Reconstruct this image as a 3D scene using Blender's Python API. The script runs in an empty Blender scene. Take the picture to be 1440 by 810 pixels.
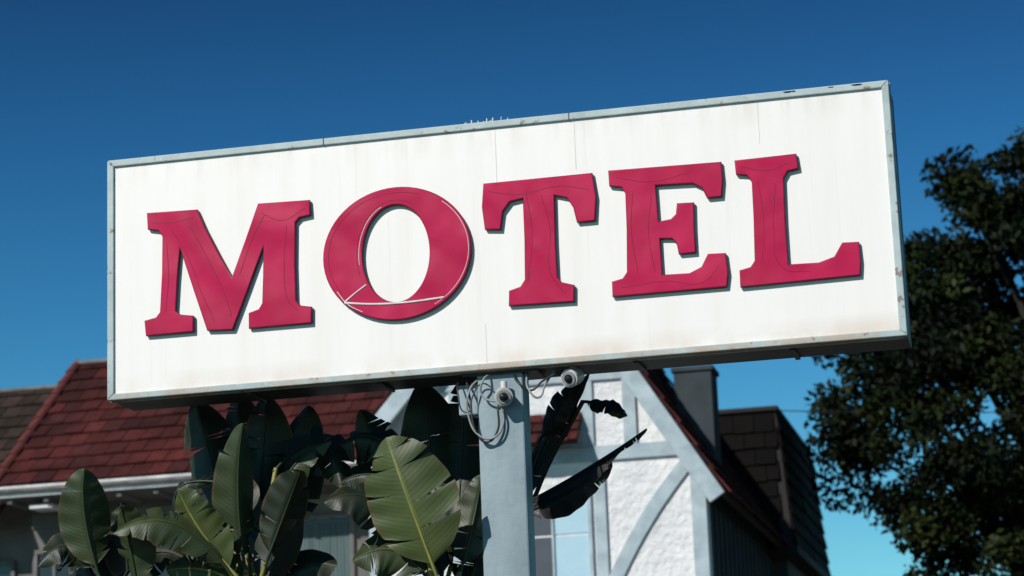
import bpy, math, random
import numpy as np
from mathutils import Vector, Matrix
random.seed(7); rng=np.random.default_rng(7)
scene=bpy.context.scene
scene.view_settings.view_transform='Standard'; scene.view_settings.look='None'; scene.view_settings.exposure=0
V=Vector
# ------------------------------------------------------------ helpers
def link(o,parent=None):
    scene.collection.objects.link(o)
    if parent: o.parent=parent
    return o
def empty(name):
    e=bpy.data.objects.new(name,None); e.empty_display_size=.3; return link(e)
def mesh(name,vs,fs,mat=None,parent=None,smooth=False):
    m=bpy.data.meshes.new(name); m.from_pydata([tuple(v) for v in vs],[],fs); m.update()
    o=bpy.data.objects.new(name,m)
    if mat: m.materials.append(mat)
    if smooth:
        for p in m.polygons: p.use_smooth=True
    return link(o,parent)
def bevel(o,w,seg=2):
    b=o.modifiers.new('b','BEVEL'); b.width=w; b.segments=seg; b.limit_method='ANGLE'; return o
BF=[(0,3,2,1),(4,5,6,7),(0,1,5,4),(1,2,6,5),(2,3,7,6),(3,0,4,7)]
def box(name,x0,x1,y0,y1,z0,z1,mat,parent=None,bv=0):
    vs=[(x0,y0,z0),(x1,y0,z0),(x1,y1,z0),(x0,y1,z0),(x0,y0,z1),(x1,y0,z1),(x1,y1,z1),(x0,y1,z1)]
    o=mesh(name,vs,BF,mat,parent)
    if bv: bevel(o,bv)
    return o
def prism(name,pts,y0,y1,mat,parent=None,bv=0):
    """polygon in XZ extruded from y0 to y1; points counter-clockwise seen from -Y"""
    n=len(pts)
    vs=[(x,y0,z) for x,z in pts]+[(x,y1,z) for x,z in pts]
    fs=[tuple(range(n)),tuple(range(2*n-1,n-1,-1))]+[(i,i+n,(i+1)%n+n,(i+1)%n) for i in range(n)]
    o=mesh(name,vs,fs,mat,parent)
    if bv: bevel(o,bv)
    return o
def plank(name,a,b,w,y0,y1,mat,parent,bend=0,bv=.008):
    ax,az=a; bx,bz=b; d=V((bx-ax,bz-az)); L=d.length; d/=L; n=V((-d.y,d.x))
    N=12 if bend else 1; lo=[];hi=[]
    for i in range(N+1):
        t=i/N; c=V(a)+d*L*t+n*bend*4*t*(1-t)
        lo.append(tuple(c-n*w/2)); hi.append(tuple(c+n*w/2))
    return prism(name,lo+hi[::-1],y0,y1,mat,parent,bv)
def tube(name,pts,r,mat,parent=None,closed=False):
    c=bpy.data.curves.new(name,'CURVE'); c.dimensions='3D'; c.bevel_depth=r; c.bevel_resolution=3; c.resolution_u=8
    s=c.splines.new('BEZIER'); s.bezier_points.add(len(pts)-1)
    for p,q in zip(s.bezier_points,pts):
        p.co=q; p.handle_left_type=p.handle_right_type='AUTO'
    s.use_cyclic_u=closed
    o=bpy.data.objects.new(name,c); c.materials.append(mat); return link(o,parent)
class NT:
    def __init__(s,name):
        s.m=bpy.data.materials.new(name); s.m.use_nodes=True; s.t=s.m.node_tree; s.b=s.t.nodes['Principled BSDF']
        s.tc=s.n('ShaderNodeTexCoord')
    def n(s,t,**k):
        n=s.t.nodes.new(t)
        for a,b in k.items(): setattr(n,a,b)
        return n
    def l(s,a,b): s.t.links.new(a,b)
    def noise(s,scale,stretch=(1,1,1),detail=5,rough=.6,off=(0,0,0)):
        mp=s.n('ShaderNodeMapping'); mp.inputs['Scale'].default_value=stretch; mp.inputs['Location'].default_value=off
        s.l(s.tc.outputs['Object'],mp.inputs[0]); n=s.n('ShaderNodeTexNoise'); n.inputs['Scale'].default_value=scale
        n.inputs['Detail'].default_value=detail; n.inputs['Roughness'].default_value=rough; s.l(mp.outputs[0],n.inputs[0]); return n.outputs[0]
    def ramp(s,src,a,b,va=0.,vb=1.):
        r=s.n('ShaderNodeMapRange'); r.inputs[1].default_value=a; r.inputs[2].default_value=b; r.inputs[3].default_value=va; r.inputs[4].default_value=vb
        s.l(src,r.inputs[0]); return r.outputs[0]
    def mul(s,a,b,op='MULTIPLY'):
        r=s.n('ShaderNodeMath',operation=op)
        for i,x in enumerate((a,b)):
            if isinstance(x,(int,float)): r.inputs[i].default_value=x
            else: s.l(x,r.inputs[i])
        return r.outputs[0]
    def mix(s,f,a,b,bt='MIX'):
        r=s.n('ShaderNodeMix',data_type='RGBA',blend_type=bt)
        if isinstance(f,(int,float)): r.inputs[0].default_value=f
        else: s.l(f,r.inputs[0])
        for i,x in ((6,a),(7,b)):
            if isinstance(x,tuple): r.inputs[i].default_value=(*x,1)
            else: s.l(x,r.inputs[i])
        return r.outputs[2]
    def bump(s,h,st,dist=.01):
        b=s.n('ShaderNodeBump'); b.inputs['Strength'].default_value=st; b.inputs['Distance'].default_value=dist
        s.l(h,b.inputs['Height']); s.l(b.outputs[0],s.b.inputs['Normal'])
    def pos(s,axis):
        x=s.n('ShaderNodeSeparateXYZ'); s.l(s.tc.outputs['Object'],x.inputs[0]); return x.outputs[axis]
    def col(s,c): 
        if isinstance(c,tuple): s.b.inputs['Base Color'].default_value=(*c,1)
        else: s.l(c,s.b.inputs['Base Color'])
    def rough(s,r): s.b.inputs['Roughness'].default_value=r; return s
def mat_basic(name,a,b,scale=3,rough=.7,bs=0.2,bscale=40,dist=.005,stretch=(1,1,1),lo=.35,hi=.65):
    t=NT(name); t.col(t.mix(t.ramp(t.noise(scale,stretch),lo,hi),a,b)); t.rough(rough); t.bump(t.noise(bscale),bs,dist); return t.m
# ------------------------------------------------------------ materials
def m_panel():
    t=NT('sign_face_acrylic')
    st=t.ramp(t.noise(2.2,(2.6,1,.16),6,.65),.42,.75)
    c=t.mix(t.mul(st,.26),(.83,.80,.77),(.67,.60,.51))
    fine=t.ramp(t.noise(9,(3,1,.05),3,.6,(3,0,1)),.60,.74)
    c=t.mix(t.mul(fine,.14),c,(.50,.43,.34))
    z=t.pos(2)
    low=t.mul(t.ramp(z,4.66,4.80,1,0),t.ramp(t.noise(4,(.5,1,.4)),.40,.62))
    c=t.mix(t.mul(low,.6),c,(.58,.42,.30))
    top=t.mul(t.ramp(z,6.05,6.23,0,1),t.ramp(t.noise(7,(1.6,1,.2)),.45,.7))
    c=t.mix(t.mul(top,.3),c,(.45,.40,.33))
    t.col(c); t.rough(.42); t.bump(t.noise(1.6,(1,1,.5),2),.25,.02); return t.m
def m_frame():
    t=NT('sign_frame_paint')
    c=t.mix(t.ramp(t.noise(4,(1,1,1)),.35,.7),(.44,.52,.52),(.30,.37,.38))
    c=t.mix(t.mul(t.ramp(t.noise(11),.60,.64),.8),c,(.17,.09,.05))
    c=t.mix(t.mul(t.ramp(t.noise(30,(1,1,1),3,.6,(5,2,1)),.65,.69),.8),c,(.60,.60,.57))
    z=t.pos(2)
    low=t.mul(t.ramp(z,4.62,4.70,1,0),t.ramp(t.noise(3.1,(1,1,1),6,.7,(9,1,4)),.46,.60))
    c=t.mix(t.mul(low,.7),c,(.42,.24,.12))
    t.col(c); t.rough(.55); t.bump(t.noise(45),.35,.004); return t.m
def m_letter():
    t=NT('letter_vinyl_crimson')
    n=t.noise(3.5,(1,1,1),4)
    c=t.mix(t.ramp(n,.35,.7),(.475,.004,.066),(.385,.003,.050))
    c=t.mix(t.mul(t.ramp(t.noise(22,(1,1,1),4,.7,(4,4,4)),.60,.72),.3),c,(.30,.004,.04))
    t.col(c); t.rough(.5); t.b.inputs['Specular IOR Level'].default_value=.18
    w=t.n('ShaderNodeTexWave',wave_type='BANDS',bands_direction='DIAGONAL'); w.inputs['Scale'].default_value=1.1; w.inputs['Distortion'].default_value=7; w.inputs['Detail'].default_value=1.; w.inputs['Detail Scale'].default_value=.8
    t.l(t.tc.outputs['Object'],w.inputs[0])
    h=t.mul(w.outputs[1],t.noise(4,(1,1,1),1),'ADD'); t.bump(h,.6,.02); return t.m
def m_stucco():
    t=NT('white_stucco')
    c=t.mix(t.ramp(t.noise(1.3),.4,.7),(.80,.79,.79),(.66,.66,.68)); t.col(c); t.rough(.9)
    v=t.noise(7,(1,1,1),6,.65); t.bump(t.ramp(v,.3,.7),.85,.03); return t.m
def m_tile(name,cols):
    t=NT(name); a=t.n('ShaderNodeAttribute',attribute_name='tint')
    r=t.n('ShaderNodeValToRGB'); t.l(a.outputs['Fac'],r.inputs[0])
    e=r.color_ramp.elements; e[0].color=(*cols[0],1); e[1].color=(*cols[-1],1)
    for i,c in enumerate(cols[1:-1]):
        k=e.new((i+1)/(len(cols)-1)); k.color=(*c,1)
    n=t.ramp(t.noise(5,(1,1,1),6),.35,.7); c=t.mix(t.mul(n,.6),r.outputs[0],tuple(x*.35 for x in cols[1]))
    big=t.ramp(t.noise(.9,(1,1,1),3,.5,(2,7,1)),.48,.68); t.col(t.mix(t.mul(big,.45),c,tuple(x*.4 for x in cols[0])))
    t.rough(.9); t.b.inputs['Specular IOR Level'].default_value=.15; t.bump(t.noise(60),.4,.006); return t.m
def m_leaf(name,a,b,rib=(.16,.20,.05)):
    t=NT(name); uv=t.n('ShaderNodeSeparateXYZ'); t.l(t.tc.outputs['UV'],uv.inputs[0])
    au=t.mul(uv.outputs[0],0,'ABSOLUTE')
    ph=t.mul(t.mul(uv.outputs[1],190),t.mul(au,-18),'ADD')
    s=t.mul(ph,0,'SINE'); s1=t.ramp(s,-1,1)
    ph2=t.mul(t.mul(uv.outputs[1],41),t.mul(au,-4),'ADD'); s2=t.ramp(t.mul(ph2,0,'SINE'),-1,1)
    c=t.mix(t.ramp(t.noise(3),.35,.65),a,b)
    c=t.mix(t.mul(t.mul(s1,s2),.22),c,tuple(x*1.5 for x in b))
    c=t.mix(t.mul(t.ramp(t.noise(7,(1,1,1),5,.6,(3,3,3)),.58,.70),.5),c,(b[0]*1.2+.012,b[1]*.85,b[2]*.6))
    edge=t.mul(t.ramp(au,.86,1.0),t.ramp(t.noise(14),.42,.58)); c=t.mix(t.mul(edge,.8),c,(.12,.07,.03))
    c=t.mix(t.ramp(au,.05,.025),c,rib)
    t.col(c); t.rough(.5); t.bump(s1,.10,.004)
    tr=t.n('ShaderNodeBsdfTranslucent'); t.l(c,tr.inputs[0]); mx=t.n('ShaderNodeMixShader'); mx.inputs[0].default_value=.15
    o=t.t.nodes['Material Output']; t.l(t.b.outputs[0],mx.inputs[1]); t.l(tr.outputs[0],mx.inputs[2]); t.l(mx.outputs[0],o.inputs[0]); return t.m
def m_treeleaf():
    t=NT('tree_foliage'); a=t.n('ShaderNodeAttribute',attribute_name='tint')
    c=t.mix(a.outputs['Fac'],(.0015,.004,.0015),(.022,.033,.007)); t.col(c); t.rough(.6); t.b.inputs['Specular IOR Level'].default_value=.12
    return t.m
M_panel=m_panel(); M_frame=m_frame(); M_let=m_letter(); M_stucco=m_stucco()
M_letside=mat_basic('letter_edge_maroon',(.07,.003,.014),(.04,.002,.010),6,.5)
M_crease=mat_basic('letter_crease',(.25,.003,.038),(.18,.003,.028),8,.5)
M_white=mat_basic('exposed_white',(.75,.72,.70),(.55,.50,.48),8,.6)
M_seam=mat_basic('panel_seam',(.72,.69,.65),(.60,.55,.50),3,.6)
M_cab=mat_basic('cabinet_metal',(.040,.047,.05),(.018,.02,.022),3,.6,.3,20)
M_pole=mat_basic('pole_paint',(.29,.37,.41),(.17,.23,.26),2.6,.5,.4,18,.006,(1,1,.3))
M_timber=mat_basic('timber_paint',(.41,.49,.53),(.28,.35,.39),4,.6,.5,25,.006)
M_fascia=mat_basic('fascia_paint',(.72,.72,.72),(.5,.5,.5),4,.6,.3,25)
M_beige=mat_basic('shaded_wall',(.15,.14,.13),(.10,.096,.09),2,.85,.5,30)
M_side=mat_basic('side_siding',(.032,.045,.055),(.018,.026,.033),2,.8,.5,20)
M_dark=mat_basic('dark_wood',(.012,.009,.009),(.008,.006,.006),3,.8,.5,20)
M_tile=m_tile('red_roof_tile',[(.034,.011,.011),(.072,.017,.016),(.108,.024,.021),(.055,.017,.016)])
M_tileb=m_tile('weathered_roof_tile',[(.025,.018,.014),(.050,.034,.027),(.068,.044,.035),(.04,.027,.022)])
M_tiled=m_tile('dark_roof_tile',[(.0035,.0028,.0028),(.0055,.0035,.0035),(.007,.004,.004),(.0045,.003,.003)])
M_cap=mat_basic('ridge_cap',(.15,.026,.022),(.08,.018,.016),6,.8,.4,30)
M_ridgeg=mat_basic('ridge_cap_grey',(.17,.16,.155),(.09,.085,.08),6,.8,.4,30)
M_glassd=mat_basic('dark_glass',(.012,.016,.018),(.02,.025,.03),3,.12,.02,3)
M_cg=mat_basic('pane_grey',(.075,.082,.10),(.055,.062,.078),1.5,.35,.03,3)
M_cb=mat_basic('pane_blue',(.42,.60,.68),(.36,.54,.64),1.5,.35,.03,3)
M_cw=mat_basic('window_trim',(.70,.70,.70),(.55,.56,.58),6,.5)
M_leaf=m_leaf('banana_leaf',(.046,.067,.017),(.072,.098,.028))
M_leafm=m_leaf('banana_leaf_half_shaded',(.024,.039,.012),(.038,.056,.018),(.08,.10,.028))  # leaf green darkened in the colour itself for partly shaded leaves
M_leafd=m_leaf('banana_leaf_shaded',(.009,.016,.007),(.016,.027,.010),(.035,.045,.016))  # darker copy of the leaf green, shade under the sign painted in
M_leafx=m_leaf('banana_leaf_dry_shaded',(.005,.005,.004),(.009,.008,.006),(.012,.010,.008))  # dry leaves; near-black colour also holds the sign's shadow on them
M_stalk=mat_basic('banana_stalk',(.30,.27,.06),(.16,.17,.05),5,.5,.3,30,.005,(4,4,.5))
M_trunkb=mat_basic('banana_trunk',(.12,.11,.05),(.06,.045,.03),5,.8,.5,20,.01,(3,3,.4))
M_cable=mat_basic('cable_rubber',(.02,.02,.02),(.03,.03,.03),5,.5)
M_cablew=mat_basic('cable_grey',(.30,.31,.31),(.2,.21,.21),5,.5)
M_camw=mat_basic('camera_plastic',(.62,.60,.58),(.45,.43,.41),9,.35,.1,30)
M_lens=mat_basic('camera_lens',(.01,.01,.012),(.015,.015,.02),5,.08,.0,30)
M_bark=mat_basic('bark',(.02,.016,.013),(.012,.010,.008),5,.9,.8,15,.03)
M_tl=m_treeleaf()
M_asph=mat_basic('asphalt',(.05,.05,.052),(.035,.035,.037),1,.9,.6,60,.01)
M_conc=mat_basic('concrete',(.33,.32,.30),(.25,.24,.23),2,.85,.4,40)
M_grass=mat_basic('dry_grass',(.05,.06,.025),(.07,.065,.04),2,.95,1,30,.05)
M_paint=mat_basic('line_paint',(.75,.75,.72),(.5,.5,.48),6,.7)
M_curt=mat_basic('curtain_fabric',(.10,.15,.15),(.05,.08,.08),3,.8,.1,40,.005,(20,1,.3))
# ------------------------------------------------------------ camera
R=Matrix(((.97338,.08626,.21235),(.22615,-.21090,-.95099),(-.03725,.97369,-.22480)))
u=V(R[2]).normalized(); s=V(R[0]); s=(s-u*s.dot(u)).normalized(); y=u.cross(s)
cam=bpy.data.cameras.new('camera'); co=bpy.data.objects.new('camera',cam); link(co)
co.matrix_world=Matrix.Translation((0,0,1.6))@Matrix((s,y,u)).to_4x4()
cam.lens=86; cam.sensor_width=36; cam.clip_end=3000; cam.clip_start=.1
cam.dof.use_dof=True; cam.dof.focus_distance=15.85; cam.dof.aperture_fstop=2.2
scene.camera=co
# ------------------------------------------------------------ light
SD=V((-.40,-.74,.60)).normalized()
sl=bpy.data.lights.new('sun','SUN'); sl.energy=4.3; sl.angle=math.radians(.5); sl.color=(1,.965,.91)
so=link(bpy.data.objects.new('sun',sl)); so.rotation_euler=SD.to_track_quat('Z','Y').to_euler(); so.location=(-20,-30,30)
w=bpy.data.worlds.new('World'); scene.world=w; w.use_nodes=True; nt=w.node_tree
sk=nt.nodes.new('ShaderNodeTexSky'); sk.sky_type='NISHITA'; sk.sun_disc=False
sk.sun_elevation=math.asin(SD.z); sk.sun_rotation=math.atan2(SD.x,SD.y); sk.air_density=1.0; sk.dust_density=.2; sk.ozone_density=4.0; sk.altitude=300
g=nt.nodes.new('ShaderNodeGamma'); g.inputs[1].default_value=1.25
bg=nt.nodes['Background']; bg.inputs[1].default_value=.06
# clear-air tint: deeper and less red with elevation
tc=nt.nodes.new('ShaderNodeTexCoord'); sx=nt.nodes.new('ShaderNodeSeparateXYZ'); nt.links.new(tc.outputs['Generated'],sx.inputs[0])
rp=nt.nodes.new('ShaderNodeValToRGB'); nt.links.new(sx.outputs[2],rp.inputs[0])
e=rp.color_ramp.elements; e[0].position=.10; e[0].color=(.62,1.08,.96,1); e[1].position=.35; e[1].color=(.13,.38,.52,1)
k=e.new(.20); k.color=(.31,.84,.90,1); k=e.new(.28); k.color=(.20,.60,.74,1)
mm=nt.nodes.new('ShaderNodeMix'); mm.data_type='RGBA'; mm.blend_type='MULTIPLY'; mm.inputs[0].default_value=1
nt.links.new(sk.outputs[0],g.inputs[0]); nt.links.new(g.outputs[0],mm.inputs[6]); nt.links.new(rp.outputs[0],mm.inputs[7]); nt.links.new(mm.outputs[2],bg.inputs[0])
# ------------------------------------------------------------ ground
box('ground',-600,600,-300,900,-1,0,M_grass)
pk=empty('parking_lot')
box('asphalt',-40,30,-6,12.5,.004,.008,M_asph,pk)
for i in range(8): box('bay_line_%d'%i,-20+i*2.8,-19.9+i*2.8,6.5,12,.012,.014,M_paint,pk)
box('kerb',-40,30,12.5,12.65,0,.14,M_conc,pk,.02)
box('pavement',-40,30,24,28.5,0,.05,M_conc)
# ------------------------------------------------------------ sign
sg=empty('motel_sign')
X0,X1,Z0,Z1=-6.133,-.857,4.625,6.281
box('cabinet',X0+.004,X1-.004,15.06,15.46,Z0+.004,Z1-.004,M_cab,sg,.006)
def framebar(name,p,mat=M_frame):
    return prism(name,p,15.0,15.058,mat,sg,.006)
FW=.047
framebar('frame_top',[(X0+FW,Z1-FW),(X1-FW,Z1-FW),(X1,Z1),(X0,Z1)])
framebar('frame_bottom',[(X0,Z0),(X1,Z0),(X1-FW,Z0+.042),(X0+FW,Z0+.042)])
framebar('frame_left',[(X0,Z0),(X0+FW,Z0+.042),(X0+FW,Z1-FW),(X0,Z1)])
framebar('frame_right',[(X1-FW,Z0+.042),(X1,Z0),(X1,Z1),(X1-FW,Z1-FW)])
box('face_panel',X0+.03,X1-.03,15.018,15.059,Z0+.03,Z1-.03,M_panel,sg)
box('trim_top',X0+.002,X1-.002,15.0605,15.15,Z1-.003,Z1+.004,M_frame,sg)
box('trim_side',X1-.003,X1+.004,15.0605,15.13,Z0,Z1,M_frame,sg)
box('trim_under',X0,X1,15.0605,15.09,Z0-.004,Z0+.003,M_frame,sg)
for i,x in enumerate((-5.2,-4.3,-2.6,-1.6)): box('under_rib_%d'%i,x,x+.03,15.11,15.44,Z0-.014,Z0+.002,M_cab,sg)
for i,(x,a,b) in enumerate([(-3.43,5.72,6.228),(-2.90,5.9,6.228),(-1.70,5.95,6.228),(-3.54,4.672,4.93)]):
    box('seam_%d'%i,x,x+.004,15.0165,15.019,a,b,M_seam,sg)
for i,x in enumerate((-2.93,-4.6)): box('frame_joint_%d'%i,x,x+.005,14.997,15.05,Z1-FW,Z1+.002,M_cab,sg)
r2=random.Random(3)
for i in range(14):
    x=-3.75+r2.random()*.42; hgt=.010+r2.random()*.02
    tube('bird_spike_%d'%i,[(x,15.03,Z1-.002),(x+r2.uniform(-.02,.02),15.03,Z1+hgt)],.0025+r2.random()*.003,M_white if i%3 else M_cable,sg)
for i in range(9):
    x=-1.55+r2.random()*.55; box('rust_flake_%d'%i,x,x+.01+r2.random()*.03,14.998,15.02,Z1-.012-r2.random()*.006,Z1-.008,M_dark,sg)
def arc(cx,cz,rx,rz,a0,a1,n): return [(cx+rx*math.cos(math.radians(a0+(a1-a0)*i/n)),cz+rz*math.sin(math.radians(a0+(a1-a0)*i/n))) for i in range(n+1)]
LT={
'letter_M':[[(29,126),(64.5,125),(70,112),(79,94),(88.5,76),(98,100),(107.5,125),(143,124),(143.5,114),(136,113),(133,110),(132.2,82),(132.5,57),(135,53),(143,51.5),(142.8,41),(100,41),(100,51),(107,53),(109.5,57),(110.4,76),(111,97),(100,69),(88.5,41),(71,42),(61.5,71),(52,101),(50,78),(48.6,57),(52,54),(61,52.5),(61,42),(28,42),(27,52),(35,53.5),(38,57),(39.6,84),(40,109),(37,113.5),(29.6,115)]],
'letter_O':[arc(202,82.5,50,44.5,0,360,64)[:-1],arc(201.5,82.5,23,33,0,360,56)[:-1]],
'letter_T':[[(262,123.5),(334,123.5),(336,108),(334.5,92),(323,92),(321,102),(317,109),(308.5,111.5),(308,80),(308.2,57),(311,53),(319,50.5),(318.5,40),(276,41),(276.5,50.5),(284,52.5),(287.2,57),(288,84),(288,111.5),(279,110),(274,104),(272,92),(262,93),(260.5,108)]],
'letter_E':[[(345,124),(418,122.5),(418.5,111),(417,100),(408,100),(405,107),(399,110.5),(375,111.5),(375.5,87),(384,88),(387.5,91),(388.5,98),(399,97.5),(398.5,81),(398.5,65),(388,65),(387,72),(384,75.5),(376,76.2),(376.2,52),(394,51.5),(402,55),(406.5,63),(417.5,62.5),(418.5,50),(417,41),(344,41),(344,50.5),(351,52),(354,56),(355.2,84),(355.5,108),(353,112.5),(345.3,114)]],
'letter_L':[[(427,122.5),(466,123),(467,113.5),(460,112.5),(457.2,108),(456.5,80),(456.5,51.5),(476,51),(486,54),(491.5,62.5),(501.5,62),(502,50),(501,41),(426,40),(426,50.5),(433,52),(436,56),(437,84),(437.2,108),(434,112.5),(427.5,113.5)]]}
def P(x,z,y=0): return V((-6.13+x/100,y,4.62+z/100))
for nm,loops in LT.items():
    c=bpy.data.curves.new(nm,'CURVE'); c.dimensions='2D'; c.fill_mode='BOTH'; c.extrude=.008; c.bevel_depth=.008; c.bevel_resolution=2; c.offset=-.005
    for lp in loops:
        sp=c.splines.new('POLY'); sp.points.add(len(lp)-1); sp.use_cyclic_u=True
        for p,(a,b) in zip(sp.points,lp): p.co=(-6.13+a/100,4.62+b/100,0,1)
    o=bpy.data.objects.new(nm+'_c',c); link(o)
    o.matrix_world=Matrix.Translation((0,15.0,0))@Matrix.Rotation(math.pi/2,4,'X')
    bpy.context.view_layer.update()
    me=bpy.data.meshes.new_from_object(o.evaluated_get(bpy.context.evaluated_depsgraph_get())); me.transform(o.matrix_world)
    bpy.data.objects.remove(o)
    me.materials.clear(); me.materials.append(M_let); me.materials.append(M_letside)
    for p in me.polygons: p.material_index=0 if abs(p.normal.y)>.9 else 1
    link(bpy.data.objects.new(nm,me),sg)
YF=14.9842
def crease(i,pts,m=M_crease,r=.0022,y=YF): tube('crease_%d'%i,[P(a,b,y) for a,b in pts],r,m,sg)
cr=[[(33,119),(48,118),(62,120)],[(47,112),(57,95),(68,66),(76,48)],[(60,113),(72,90),(86,58),(88,50)],[(43,104),(44,80),(42,57)],
[(94,78),(104,103),(112,117)],[(110,118),(124,112),(140,119)],[(127,108),(125,80),(128,56),(134,50)],
[(290,116),(293,86),(289,56)],[(300,112),(305,90),(304,60),(312,47)],[(265,118),(285,114),(312,117),(331,113)],
[(350,119),(372,114),(398,118)],[(360,108),(358,82),(361,55)],[(372,105),(369,80),(372,54)],[(350,46),(378,48),(402,45),(413,55)],
[(431,118),(447,114),(462,118)],[(441,108),(443,78),(440,54)],[(452,105),(449,76),(453,50),(470,46)]]
for i,c in enumerate(cr): crease(i,c)
crease(40,arc(202,82.5,46.5,41,70,215,18)); crease(41,arc(201.5,82.5,26.5,36,60,200,14))
crease(50,arc(203,82.5,47.6,42,-60,50,20),M_white,.0022); crease(51,arc(200.8,82.5,24.4,33.8,110,190,16),M_white,.0026)
crease(52,[(166,52.5),(172,57),(181,63)],M_white,.006); crease(53,[(166,52),(185,49.6),(208,48.8),(233,50)],M_white,.008); crease(54,[(161,60),(168,51),(178,45)],M_white,.003)
# pole
box('sign_pole',-3.622,-3.318,15.07,15.26,0,Z0-.02,M_pole,sg,.012)
box('pole_head_plate',-3.72,-3.22,15.06,15.36,Z0-.022,Z0-.006,M_cab,sg,.004)
box('pole_footing',-3.9,-3.05,14.8,15.6,0,.15,M_conc,sg,.03)
box('junction_box',-3.76,-3.63,15.12,15.22,4.36,4.56,M_pole,sg,.01)
def sphere(name,c,r,mat,parent,sc=(1,1,1)):
    vs=[];fs=[];n=20;m=12
    for j in range(m+1):
        for i in range(n):
            a=2*math.pi*i/n;b=math.pi*j/m
            vs.append((c[0]+r*sc[0]*math.sin(b)*math.cos(a),c[1]+r*sc[1]*math.sin(b)*math.sin(a),c[2]+r*sc[2]*math.cos(b)))
    for j in range(m):
        for i in range(n): fs.append((j*n+i,(j+1)*n+i,(j+1)*n+(i+1)%n,j*n+(i+1)%n))
    return mesh(name,vs,fs,mat,parent,True)
def cyl(name,a,b,r,mat,parent,r2=None,n=24):
    a=V(a);b=V(b);d=(b-a).normalized();q=d.to_track_quat('Z','Y'); r2=r if r2 is None else r2
    vs=[a+q@V((r*math.cos(2*math.pi*i/n),r*math.sin(2*math.pi*i/n),0)) for i in range(n)]+[b+q@V((r2*math.cos(2*math.pi*i/n),r2*math.sin(2*math.pi*i/n),0)) for i in range(n)]
    fs=[tuple(range(n-1,-1,-1)),tuple(range(n,2*n))]+[(i,(i+1)%n,(i+1)%n+n,i+n) for i in range(n)]
    o=mesh(name,vs,fs,mat,parent); bevel(o,.004); return o
def seccam(c,aim):
    e=empty('security_camera'); c=V(c); aim=V(aim).normalized()
    cyl('mount',c+V((0,.02,.10)),c+V((0,.01,.0)),.022,M_camw,e)
    cyl('housing',c-aim*.05,c+aim*.055,.056,M_camw,e,.060)
    sphere('back',c-aim*.05,.054,M_camw,e)
    cyl('lens_ring',c+aim*.052,c+aim*.064,.048,M_cablew,e); sphere('lens',c+aim*.056,.030,M_lens,e)
seccam((-3.43,14.99,4.44),(.25,-1,-.25)); seccam((-3.0,15.12,4.555),(-.3,-1,-.35))
ec=empty('electrical_cables')
def loop(i,pts,m=M_cable,r=.007): tube('cable_%d'%i,pts,r,m,ec)
loop(0,[(-3.70,15.1,4.60),(-3.66,15.03,4.45),(-3.62,15.02,4.22),(-3.56,15.03,4.16),(-3.49,15.03,4.22),(-3.47,15.02,4.40),(-3.44,15.05,4.48)])
loop(1,[(-3.60,15.1,4.60),(-3.66,15.02,4.50),(-3.67,15.02,4.33),(-3.60,15.02,4.20),(-3.52,15.02,4.18),(-3.45,15.03,4.26),(-3.46,15.04,4.4)],M_cablew)
loop(2,[(-3.52,15.1,4.61),(-3.56,15.0,4.56),(-3.58,15.02,4.47),(-3.5,15.02,4.42),(-3.42,15.03,4.44)],M_cablew)
loop(3,[(-3.38,15.1,4.61),(-3.33,15.0,4.52),(-3.26,15.02,4.47),(-3.18,15.04,4.53),(-3.05,15.1,4.60)])
loop(4,[(-3.30,15.1,4.60),(-3.26,15.01,4.46),(-3.21,15.02,4.42),(-3.17,15.05,4.50),(-3.12,15.1,4.60)],M_cablew)
loop(6,[(-3.75,15.1,4.60),(-3.74,15.03,4.50),(-3.68,15.02,4.36),(-3.64,15.02,4.46),(-3.58,15.03,4.54),(-3.50,15.02,4.50)],M_cable,.005)
# ------------------------------------------------------------ building
hb=empty('motel_building')
def tiles(name,O,A,S,W,Lh,cw,ch,mat,parent,keep=None,seed=1):
    r=random.Random(seed); O=V(O);A=V(A).normalized();S=V(S).normalized();N=A.cross(S).normalized()
    if N.z<0: N=-N
    vs=[];fs=[];tn=[]
    nr=int(math.ceil(Lh/ch)); nc=int(W/cw)+2
    for j in range(nr):
        off=(j%2)*cw/2
        for i in range(-1,nc):
            a0=i*cw+off+.006; a1=a0+cw-.012; a0=max(a0,0);a1=min(a1,W)
            if a1-a0<.03: continue
            s0=j*ch-.03+r.uniform(-.012,.012); s1=min(j*ch+ch*1.08,Lh)
            if keep and not keep(O+A*(a0+a1)/2+S*(s0+s1)/2): continue
            l0=.048+r.uniform(0,.018); b=len(vs)
            for (a,sx,h) in [(a0,s0,l0-.028),(a1,s0,l0-.028),(a1,s1,.0),(a0,s1,.0),(a0,s0,l0),(a1,s0,l0+r.uniform(-.004,.006)),(a1,s1,.018),(a0,s1,.018)]:
                vs.append(O+A*a+S*sx+N*h)
            fs+=[tuple(b+k for k in f) for f in BF]; t=r.random(); tn+=[t]*6
    o=mesh(name,vs,fs,mat,parent); at=o.data.attributes.new('tint','FLOAT','FACE'); at.data.foreach_set('value',tn); return o
def slab(name,O,A,S,W,L,th,mat,parent):
    O=V(O);A=V(A).normalized();S=V(S).normalized();N=A.cross(S).normalized()
    if N.z<0:N=-N
    p=[O,O+A*W,O+A*W+S*L,O+S*L]; return mesh(name,[q-N*th for q in p]+[q-N*.002 for q in p],BF,mat,parent)
EY,EZ,RY,RZ=32.0,6.93,35.0,9.24
S=V((0,RY-EY,RZ-EZ)); Ls=S.length
tiles('main_roof_tiles',(-14.79,EY,EZ),(1,0,0),S,8.4,Ls,.29,.36,M_tile,hb,None,5)
slab('main_roof_deck',(-14.79,EY,EZ),(1,0,0),S,8.4,Ls,.08,M_dark,hb)
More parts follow.
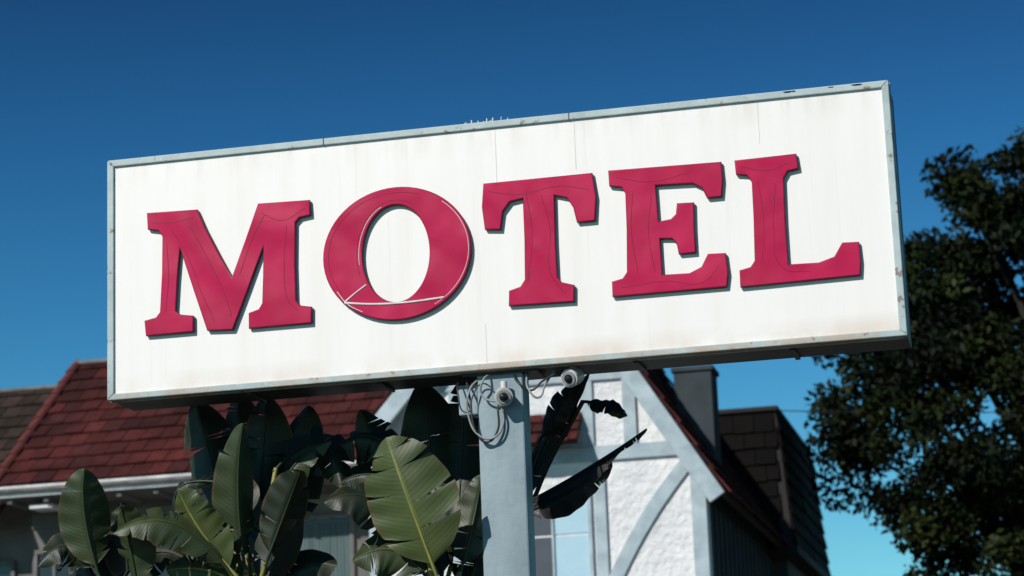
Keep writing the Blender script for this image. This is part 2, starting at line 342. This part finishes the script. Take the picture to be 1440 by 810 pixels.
slab('main_roof_back',(-14.79,RY+3,EZ),(1,0,0),(0,-3,RZ-EZ),8.4,Ls,.08,M_dark,hb)
box('main_ridge_cap',-14.82,-6.4,RY-.09,RY+.09,RZ+.0,RZ+.075,M_ridgeg,hb,.03)
d=S.normalized()
for i in range(10):
    a=V((-14.79,EY,EZ))+d*(i*Ls/10)+V((0,0,.05)); cyl('rake_cap_%d'%i,a,a+d*(Ls/10+.03)+V((0,0,-.02)),.085,M_cap,hb,.07,12)
box('fascia',-14.8,-8.75,EY-.05,EY-.005,EZ-.17,EZ-.01,M_fascia,hb,.006)
box('gutter',-14.8,-8.75,EY-.12,EY-.055,EZ-.11,EZ-.05,M_ridgeg,hb,.02)
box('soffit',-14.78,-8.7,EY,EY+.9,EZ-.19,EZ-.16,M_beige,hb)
for i in range(11): box('rafter_tail_%d'%i,-14.6+i*.55,-14.53+i*.55,EY+.02,EY+.88,EZ-.25,EZ-.192,M_ridgeg,hb)
WY=32.9
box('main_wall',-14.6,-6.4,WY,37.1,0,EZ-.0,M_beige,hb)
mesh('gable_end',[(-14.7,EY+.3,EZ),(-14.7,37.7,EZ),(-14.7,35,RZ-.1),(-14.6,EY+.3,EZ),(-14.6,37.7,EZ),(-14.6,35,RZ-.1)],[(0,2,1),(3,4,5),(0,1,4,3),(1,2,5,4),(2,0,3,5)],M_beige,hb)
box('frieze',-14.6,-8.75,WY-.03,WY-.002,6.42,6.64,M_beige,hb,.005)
def window(nm,x0,x1,z0,z1,y,curt=True,cols=2):
    box(nm+'_glass',x0,x1,y-.02,y-.012,z0,z1,M_glassd,hb)
    for n,a,b,c,dd in (('l',x0-.06,x0,z0-.06,z1+.06),('r',x1,x1+.06,z0-.06,z1+.06),('t',x0,x1,z1,z1+.06),('b',x0,x1,z0-.06,z0)):
        box(nm+'_frame_'+n,a,b,y-.06,y-.003,c,dd,M_ridgeg,hb,.004)
    for i in range(1,cols):
        xx=x0+(x1-x0)*i/cols; box(nm+'_mullion_%d'%i,xx-.02,xx+.02,y-.045,y-.021,z0,z1,M_ridgeg,hb)
    if curt:
        n=90; vs=[]
        for i in range(n+1):
            xx=x0+(x1-x0)*i/n; yy=y-.032+.008*math.sin(i*1.1)
            vs+= [(xx,yy,z0+.02),(xx,yy,z1-.05)]
        mesh(nm+'_curtain',vs,[(2*i,2*i+2,2*i+3,2*i+1) for i in range(n)],M_curt,hb,True)
window('window_a',-10.62,-9.80,4.7,6.27,WY,True,1)
window('window_b',-14.5,-14.0,4.7,6.05,WY,False,2)
window('window_c',-12.9,-11.9,4.7,6.05,WY,False,2)
for i,x in enumerate((-13,-10.8)): window('ground_window_%d'%i,x,x+1.2,1,2.3,WY,True,2)
box('wall_lamp_shelf',-14.3,-13.95,EY+.1,EY+.5,6.60,6.66,M_fascia,hb,.01)
S2=V((0,3.0,2.31)); z2=6.66
tiles('west_roof_tiles',(-24,32.3,z2),(1,0,0),S2,9.15,S2.length,.29,.36,M_tileb,hb,None,9)
slab('west_roof_deck',(-24,32.3,z2),(1,0,0),S2,9.15,S2.length,.08,M_dark,hb)
box('west_ridge',-24,-14.86,35.22,35.40,z2+2.30,z2+2.37,M_ridgeg,hb,.03)
box('west_fascia',-24,-14.86,32.25,32.295,z2-.17,z2-.01,M_fascia,hb,.006)
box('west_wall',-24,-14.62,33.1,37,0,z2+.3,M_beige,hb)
window('west_window',-16.2,-15.0,4.7,5.95,33.1,False,2)
slab('west_roof_back',(-24,38.3,z2),(1,0,0),(0,-3,2.31),9.15,S2.length,.08,M_tileb,hb)
# gabled front wing
GY=30.0; AX,AZ=-6.35,9.54; RX,REZ=-4.04,5.83; LX,LEZ=-8.80,6.80
def zr(x): return AZ-(x-AX)*(AZ-REZ)/(RX-AX)
def zl(x): return AZ-(AX-x)*(AZ-LEZ)/(AX-LX)
wx0,wx1=-8.68,-4.325
prism('front_wall',[(wx0,0),(wx1,0),(wx1,zr(wx1)-.12),(AX,AZ-.15),(wx0,zl(wx0)-.12)],GY,GY+.2,M_stucco,hb)
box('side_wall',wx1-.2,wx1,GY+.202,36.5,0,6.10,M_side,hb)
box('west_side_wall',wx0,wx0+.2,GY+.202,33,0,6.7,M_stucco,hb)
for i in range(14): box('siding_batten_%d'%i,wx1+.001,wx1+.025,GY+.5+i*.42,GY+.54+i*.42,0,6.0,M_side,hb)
GYf=GY-.28
DR=V((RX-AX,0,REZ-AZ)); DL=V((LX-AX,0,LEZ-AZ))
slab('front_roof_deck_east',(RX,GYf,REZ),(0,1,0),-DR,6.3,DR.length,.09,M_dark,hb)
slab('front_roof_deck_west',(LX,GYf,LEZ),(0,1,0),-DL,4.8,DL.length,.09,M_dark,hb)
tiles('front_roof_tiles_east',(RX,GYf,REZ),(0,1,0),-DR,6.3,DR.length,.31,.36,M_tile,hb,None,3)
tiles('front_roof_tiles_west',(LX,GYf,LEZ),(0,1,0),-DL,4.8,DL.length,.31,.36,M_tile,hb,None,4)
tube('front_ridge',[(AX,GYf,AZ+.03),(AX,GYf+3,AZ+.03),(AX,GYf+6.3,AZ+.03)],.08,M_cap,hb)
def rake(name,a,b,w,off):
    a=V(a);b=V(b);d=(b-a).normalized();n=V((d.y,-d.x)); n = n if n.y<0 else -n
    p=[a+n*off,b+n*off,b+n*(off+w),a+n*(off+w)]
    ar=sum(p[i].x*p[(i+1)%4].y-p[(i+1)%4].x*p[i].y for i in range(4))
    if ar<0:p=p[::-1]
    return prism(name,[tuple(q) for q in p],GYf-.02,GYf+.05,M_timber,hb,.008)
rake('bargeboard_east',(AX,AZ),(RX,REZ),.22,.02); rake('bargeboard_west',(AX,AZ),(LX,LEZ),.22,.02)
TY0,TY1=GY-.045,GY-.002
plank('beam_mid',(wx0,6.455),(wx1-.18,6.455),.19,TY0,TY1,M_timber,hb)
plank('beam_top',(-7.7,7.47),(-5.2,7.47),.16,TY0,TY1,M_timber,hb)
plank('post_corner',(-4.42,0),(-4.42,6.36),.19,TY0-.004,TY1,M_timber,hb)
plank('post_corner_w',(wx0+.09,0),(wx0+.09,6.358),.18,TY0,TY1,M_timber,hb)
plank('post_upper_a',(-5.79,6.552),(-5.79,7.388),.17,TY0,TY1,M_timber,hb)
plank('post_upper_b',(-5.24,6.552),(-5.24,7.388),.17,TY0,TY1,M_timber,hb)
plank('post_upper_c',(-6.95,6.552),(-6.95,7.388),.17,TY0,TY1,M_timber,hb)
plank('post_upper_d',(-7.5,6.552),(-7.5,7.388),.17,TY0,TY1,M_timber,hb)
plank('post_lower_a',(-5.665,0),(-5.665,6.358),.15,TY0,TY1,M_timber,hb)
plank('post_lower_b',(-7.0,0),(-7.0,6.358),.15,TY0,TY1,M_timber,hb)
plank('brace_east',(-5.58,4.74),(-4.53,6.28),.18,TY0+.006,TY1,M_timber,hb,.07)
plank('brace_west',(-8.4,6.28),(-7.2,4.74),.18,TY0+.006,TY1,M_timber,hb,.07)
box('front_window_back',-6.80,-5.80,GY-.012,GY-.003,4.3,5.95,M_cw,hb)
for i,(a,b,c,dd,m) in enumerate([(-6.76,-6.30,5.47,5.93,M_cg),(-6.76,-6.30,4.4,5.44,M_cg),(-6.27,-5.83,5.47,5.93,M_cb),(-6.27,-5.83,4.4,5.44,M_cb)]):
    box('front_pane_%d'%i,a,b,GY-.022,GY-.013,c,dd,m,hb)
for i,(a,b,c,dd) in enumerate([(-6.82,-5.78,5.935,5.99),(-5.828,-5.78,4.34,5.933),(-6.82,-6.765,4.34,5.933),(-6.302,-6.272,4.34,5.933)]):
    box('front_window_frame_%d'%i,a,b,GY-.05,GY-.023,c,dd,M_timber,hb,.005)
tiles('hood_tiles',(-7.35,GY-.42,6.575),(1,0,0),(0,.4,.42),1.5,.58,.2,.2,M_tile,hb,None,8)
slab('hood_deck',(-7.35,GY-.42,6.575),(1,0,0),(0,.4,.42),1.5,.55,.05,M_dark,hb)
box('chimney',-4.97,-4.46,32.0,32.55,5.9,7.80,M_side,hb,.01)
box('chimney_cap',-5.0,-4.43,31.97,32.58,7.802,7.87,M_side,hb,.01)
def frust(name,x0,x1,y0,y1,z0,z1,ins,mat):
    vs=[(x0,y0,z0),(x1,y0,z0),(x1,y1,z0),(x0,y1,z0),(x0+ins,y0+ins,z1),(x1-ins,y0+ins,z1),(x1-ins,y1-ins,z1),(x0+ins,y1-ins,z1)]
    return mesh(name,vs,BF,mat,hb)
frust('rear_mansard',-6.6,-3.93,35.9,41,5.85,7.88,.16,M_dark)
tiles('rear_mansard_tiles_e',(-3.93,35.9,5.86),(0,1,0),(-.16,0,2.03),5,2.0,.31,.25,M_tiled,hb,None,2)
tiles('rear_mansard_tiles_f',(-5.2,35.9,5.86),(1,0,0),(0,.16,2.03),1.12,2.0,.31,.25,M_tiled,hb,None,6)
box('rear_mansard_cap',-6.5,-4.05,36.0,40.9,7.89,7.96,M_dark,hb,.01)
box('rear_eave',-6.6,-3.86,35.8,41.05,5.72,5.84,M_dark,hb,.01)
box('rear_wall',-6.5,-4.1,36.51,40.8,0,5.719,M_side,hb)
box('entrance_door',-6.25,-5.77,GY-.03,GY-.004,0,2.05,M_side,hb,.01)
tube('power_line',[(-4.3,36,7.9),(-2.2,37.5,7.95),(3,42,8.4)],.008,M_cable)
# ------------------------------------------------------------ banana plants
import bmesh
def banana_leaf(name,p0,p1,p2,w,nh,mat,parent,seed,tears=5,fold=.25,curl=.0,stalk=.12):
    r=random.Random(seed); p0=V(p0);p1=V(p1);p2=V(p2); nh=V(nh).normalized()
    N=48; K=4; vs=[];fs=[];uvs=[]
    def B(t): return p0*(1-t)**2+p1*2*t*(1-t)+p2*t*t
    def D(t): return ((p1-p0)*(1-t)+(p2-p1)*t).normalized()
    def prof(t):
        if t<stalk: return 0
        q=(t-stalk)/(1-stalk); return (max(0,math.sin(math.pi*min(1,q**.72)))**.62) if q<1 else 0
    for side in (-1,1):
        cuts=sorted(r.sample(range(6,N-3),tears)); grp=[0]*N; g=0
        for i in range(N):
            if i in cuts: g+=1
            grp[i]=g
        dr=[r.uniform(-.12,.32) for _ in range(g+1)]
        sl=[r.uniform(-.03,.06) for _ in range(g+1)]
        wf=[r.uniform(.92,1.03) for _ in range(g+1)]
        for i in range(N):
            if prof((i+1)/N)<=0 and prof(i/N)<=0: continue
            b=len(vs)
            for e,t in enumerate((i/N,(i+1)/N)):
                T=D(t); S=T.cross(nh).normalized(); Nn=S.cross(T).normalized()
                c=B(t); ww=w/2*prof(t)*wf[grp[i]]
                edgecut=(e==0 and i in cuts) or (e==1 and (i+1) in cuts)
                for k in range(K+1):
                    f=k/K; ang=fold+dr[grp[i]]*f+curl*f
                    tt=T*(.16*f*f*ww+sl[grp[i]]*f*ww)
                    if edgecut: tt+=T*((.06 if e==0 else -.06)*f*f*ww)
                    rip=.005*math.sin(t*40+side)*f+.014*math.sin(t*11+seed)*f*f
                    vs.append(c+(S*side*math.cos(ang)-Nn*math.sin(ang))*ww*f+tt+Nn*rip); uvs.append((f,t))
            for k in range(K):
                q=[b+k,b+k+1,b+K+1+k+1,b+K+1+k]; fs.append(tuple(q if side>0 else q[::-1]))
    m=bpy.data.meshes.new(name); m.from_pydata([tuple(v) for v in vs],[],fs); uvl=m.uv_layers.new(name='UVMap')
    for l in m.loops: uvl.data[l.index].uv=uvs[l.vertex_index]
    m.materials.append(mat); 
    for p in m.polygons: p.use_smooth=True
    bm=bmesh.new(); bm.from_mesh(m); bmesh.ops.remove_doubles(bm,verts=bm.verts,dist=.0006); bm.to_mesh(m); bm.free()
    link(bpy.data.objects.new(name,m),parent)
    c=bpy.data.curves.new(name+'_rib','CURVE'); c.dimensions='3D'; c.bevel_depth=.008; c.bevel_resolution=2
    sp=c.splines.new('POLY'); sp.points.add(12)
    for i,pt in enumerate(sp.points): t=i/12; pt.co=(*(B(t)+V((0,0,-.004))),1); pt.radius=1.5-1.3*t
    c.materials.append(M_stalk if mat is M_leaf else mat); link(bpy.data.objects.new(name+'_rib',c),parent)
def plant(base,top,leaves,seed,pm=None):
    e=empty('banana_plant'); b=V(base); t=V(top)
    n=14; vs=[];fs=[]
    for j in range(9):
        q=j/8; c=b.lerp(t,q)+V((.02*math.sin(q*5),.02*math.cos(q*4),0)); rr=.12-.06*q
        for i in range(n): a=2*math.pi*i/n; vs.append(c+V((rr*math.cos(a)*(1+.08*math.sin(3*a+q*6)),rr*math.sin(a),0)))
    for j in range(8):
        for i in range(n): fs.append((j*n+i,j*n+(i+1)%n,(j+1)*n+(i+1)%n,(j+1)*n+i))
    mesh('pseudostem',vs,fs,M_trunkb,e,True)
    for i,L in enumerate(leaves):
        p1,p2,w,nh,mat,tears,fold=L[:7]; p0=L[7] if len(L)>7 else top
        tube('petiole_%d'%i,[t-V((0,0,.3)),t.lerp(V(p0),.5)+V((0,0,-.02)),V(p0)+(V(p1)-V(p0))*.05],.016,pm or M_stalk,e)
        banana_leaf('leaf_%d'%i,p0,p1,p2,w,nh,mat,e,seed*31+i,tears,fold)
G,Md,Dk,Xx=M_leaf,M_leafm,M_leafd,M_leafx
FC=(0,-1,.25)
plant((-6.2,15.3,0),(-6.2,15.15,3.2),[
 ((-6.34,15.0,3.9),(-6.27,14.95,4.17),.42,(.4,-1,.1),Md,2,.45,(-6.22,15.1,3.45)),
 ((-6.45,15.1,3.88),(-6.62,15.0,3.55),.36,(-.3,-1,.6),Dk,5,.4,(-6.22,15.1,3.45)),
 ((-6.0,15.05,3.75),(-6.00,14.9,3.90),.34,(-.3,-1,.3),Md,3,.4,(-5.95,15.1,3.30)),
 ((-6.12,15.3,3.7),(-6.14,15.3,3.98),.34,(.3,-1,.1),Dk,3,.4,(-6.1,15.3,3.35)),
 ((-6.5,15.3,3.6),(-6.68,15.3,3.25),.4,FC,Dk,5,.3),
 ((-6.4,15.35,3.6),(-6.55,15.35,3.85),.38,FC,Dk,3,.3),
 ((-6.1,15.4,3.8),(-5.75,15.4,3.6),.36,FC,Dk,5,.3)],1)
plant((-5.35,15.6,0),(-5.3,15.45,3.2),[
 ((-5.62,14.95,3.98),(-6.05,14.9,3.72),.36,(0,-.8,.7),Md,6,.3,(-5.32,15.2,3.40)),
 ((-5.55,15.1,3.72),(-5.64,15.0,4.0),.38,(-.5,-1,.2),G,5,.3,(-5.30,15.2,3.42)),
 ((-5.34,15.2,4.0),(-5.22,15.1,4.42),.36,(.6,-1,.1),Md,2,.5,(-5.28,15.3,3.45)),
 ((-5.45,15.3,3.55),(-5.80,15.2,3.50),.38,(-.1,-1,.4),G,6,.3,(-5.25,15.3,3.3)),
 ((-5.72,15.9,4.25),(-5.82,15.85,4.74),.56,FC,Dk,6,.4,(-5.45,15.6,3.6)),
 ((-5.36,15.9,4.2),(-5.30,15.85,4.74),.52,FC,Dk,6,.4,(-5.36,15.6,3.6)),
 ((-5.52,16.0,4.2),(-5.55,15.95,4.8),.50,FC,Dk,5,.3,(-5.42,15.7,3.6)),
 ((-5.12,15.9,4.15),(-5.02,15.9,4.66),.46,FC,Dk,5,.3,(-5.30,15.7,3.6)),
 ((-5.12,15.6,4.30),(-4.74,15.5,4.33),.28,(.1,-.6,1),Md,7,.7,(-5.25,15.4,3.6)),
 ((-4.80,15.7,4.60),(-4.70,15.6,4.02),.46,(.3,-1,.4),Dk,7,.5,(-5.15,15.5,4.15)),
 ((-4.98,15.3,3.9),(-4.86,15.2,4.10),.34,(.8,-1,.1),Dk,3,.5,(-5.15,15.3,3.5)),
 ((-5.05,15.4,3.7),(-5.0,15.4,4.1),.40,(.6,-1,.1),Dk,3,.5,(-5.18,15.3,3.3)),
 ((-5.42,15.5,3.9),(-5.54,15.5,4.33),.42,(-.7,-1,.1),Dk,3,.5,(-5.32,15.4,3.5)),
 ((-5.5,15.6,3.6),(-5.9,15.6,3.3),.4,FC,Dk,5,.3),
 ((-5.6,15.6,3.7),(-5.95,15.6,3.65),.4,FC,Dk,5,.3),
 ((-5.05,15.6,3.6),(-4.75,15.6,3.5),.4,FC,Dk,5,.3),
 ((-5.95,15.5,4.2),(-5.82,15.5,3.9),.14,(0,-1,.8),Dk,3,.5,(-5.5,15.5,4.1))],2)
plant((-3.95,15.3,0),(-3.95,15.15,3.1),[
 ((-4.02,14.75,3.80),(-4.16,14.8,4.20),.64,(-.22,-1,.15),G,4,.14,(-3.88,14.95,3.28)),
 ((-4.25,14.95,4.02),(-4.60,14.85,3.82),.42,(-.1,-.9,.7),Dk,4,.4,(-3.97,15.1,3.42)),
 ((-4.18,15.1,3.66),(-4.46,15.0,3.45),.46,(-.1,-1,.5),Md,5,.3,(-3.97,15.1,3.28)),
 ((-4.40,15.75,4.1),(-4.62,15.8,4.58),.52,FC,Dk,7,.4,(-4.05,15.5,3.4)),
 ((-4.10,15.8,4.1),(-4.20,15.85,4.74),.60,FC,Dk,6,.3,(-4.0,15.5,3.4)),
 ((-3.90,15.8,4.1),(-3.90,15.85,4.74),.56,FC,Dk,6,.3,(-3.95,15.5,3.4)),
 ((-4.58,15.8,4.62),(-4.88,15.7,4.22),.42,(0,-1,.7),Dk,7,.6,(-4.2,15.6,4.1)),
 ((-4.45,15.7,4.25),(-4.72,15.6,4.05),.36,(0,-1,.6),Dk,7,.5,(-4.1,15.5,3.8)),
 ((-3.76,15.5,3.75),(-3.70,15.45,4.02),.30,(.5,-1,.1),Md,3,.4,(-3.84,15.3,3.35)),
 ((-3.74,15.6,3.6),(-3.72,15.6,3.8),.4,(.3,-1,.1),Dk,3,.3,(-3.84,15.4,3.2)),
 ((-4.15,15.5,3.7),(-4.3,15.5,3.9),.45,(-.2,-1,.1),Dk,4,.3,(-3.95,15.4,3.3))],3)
plant((-3.72,16.1,0),(-3.70,16.0,3.6),[
 ((-3.42,15.95,4.36),(-3.00,15.7,4.68),.22,(-.3,-1,.2),Xx,3,.3,(-3.55,15.9,3.80)),
 ((-3.12,15.8,4.02),(-2.62,15.6,4.27),.26,(-.1,-.6,1),Xx,5,.5,(-3.58,15.9,3.85)),
 ((-3.2,15.75,3.86),(-2.88,15.7,4.08),.26,(.1,-1,.5),Xx,4,.4,(-3.56,15.85,3.80)),
 ((-2.92,15.75,4.50),(-2.76,15.7,4.38),.14,(0,-.8,.7),Xx,2,.3,(-3.08,15.8,4.52)),
 ((-3.22,15.75,4.5),(-3.10,15.75,4.70),.20,(0,-1,.3),Xx,3,.4,(-3.40,15.8,4.25))],4,M_leafx)
# ------------------------------------------------------------ tree
def tree(name,base,lobes,seed,nl):
    g=np.random.default_rng(seed); e=empty(name); base=V(base)
    cent=[]
    for (c,r,n) in lobes:
        for _ in range(n):
            d=g.normal(size=3); d/=np.linalg.norm(d); k=g.uniform(.45,1)**.5
            cent.append((np.array(c)+d*np.array(r)*k,g.uniform(.22,.60)))
    P_=[];tint=[]
    for c,rr in cent:
        n=int(nl*(rr/.45)**2)
        d=g.normal(size=(n,3)); d/=np.linalg.norm(d,axis=1)[:,None]
        p=c+d*(rr*g.uniform(.25,1.15,size=(n,1))**.6)*np.array([1.15,1.15,.75]); P_.append(p)
        tint.append(np.clip(g.normal(.26,.30)+g.normal(0,.2,size=n),0,1))
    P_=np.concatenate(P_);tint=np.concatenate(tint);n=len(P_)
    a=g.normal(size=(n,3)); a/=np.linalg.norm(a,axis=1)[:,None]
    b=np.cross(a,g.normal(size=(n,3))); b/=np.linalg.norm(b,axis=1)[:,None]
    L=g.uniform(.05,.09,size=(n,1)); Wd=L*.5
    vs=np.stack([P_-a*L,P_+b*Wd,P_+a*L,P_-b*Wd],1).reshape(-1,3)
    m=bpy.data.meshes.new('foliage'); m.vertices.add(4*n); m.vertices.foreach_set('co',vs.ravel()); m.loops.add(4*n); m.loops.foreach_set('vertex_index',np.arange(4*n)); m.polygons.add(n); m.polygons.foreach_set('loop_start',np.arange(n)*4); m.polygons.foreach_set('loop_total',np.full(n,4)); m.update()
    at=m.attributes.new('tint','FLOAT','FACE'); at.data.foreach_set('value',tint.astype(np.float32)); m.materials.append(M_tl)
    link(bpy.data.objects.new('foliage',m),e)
    fork=base+V((0,0,3.6)); cyl('trunk',base,fork,.42,M_bark,e,.28,16)
    for i,(c,r,nn) in enumerate(lobes):
        c=V(c); mid=fork.lerp(c,.5)+V((0,0,-.3)); 
        cu=bpy.data.curves.new('limb','CURVE'); cu.dimensions='3D'; cu.bevel_depth=.14; sp=cu.splines.new('BEZIER'); sp.bezier_points.add(2)
        for bp,q,rad in zip(sp.bezier_points,(fork-V((0,0,.2)),mid,c),(1.2,.7,.2)): bp.co=q; bp.radius=rad; bp.handle_left_type=bp.handle_right_type='AUTO'
        cu.materials.append(M_bark); link(bpy.data.objects.new('limb_%d'%i,cu),e)
        s0=sum(l[2] for l in lobes[:i])
        for k in range(min(9,nn)):
            ci=cent[s0+k][0]; tube('branch_%d_%d'%(i,k),[mid.lerp(c,.6),V(mid.lerp(V(ci),.6))+V((0,0,.1)),V(ci)],.025,M_bark,e)
tree('broadleaf_tree',(1.6,39,0),[((-1.5,38,7.75),(2.25,1.9,1.5),70),((-.1,38.3,9.7),(1.75,1.8,1.75),64),((.6,38.6,11.3),(1.6,1.6,1.2),36),((-.6,38,6.2),(1.9,1.8,1.1),46),((2.8,39,8.6),(3.2,3,3.4),90),((-2.5,38.2,8.9),(.9,.8,.7),10),((-1.75,38.3,10.0),(.75,.8,.85),18),((-1.0,38.3,11.7),(.55,.6,.35),5),((-.2,38.3,12.1),(.6,.6,.3),7)],11,300)
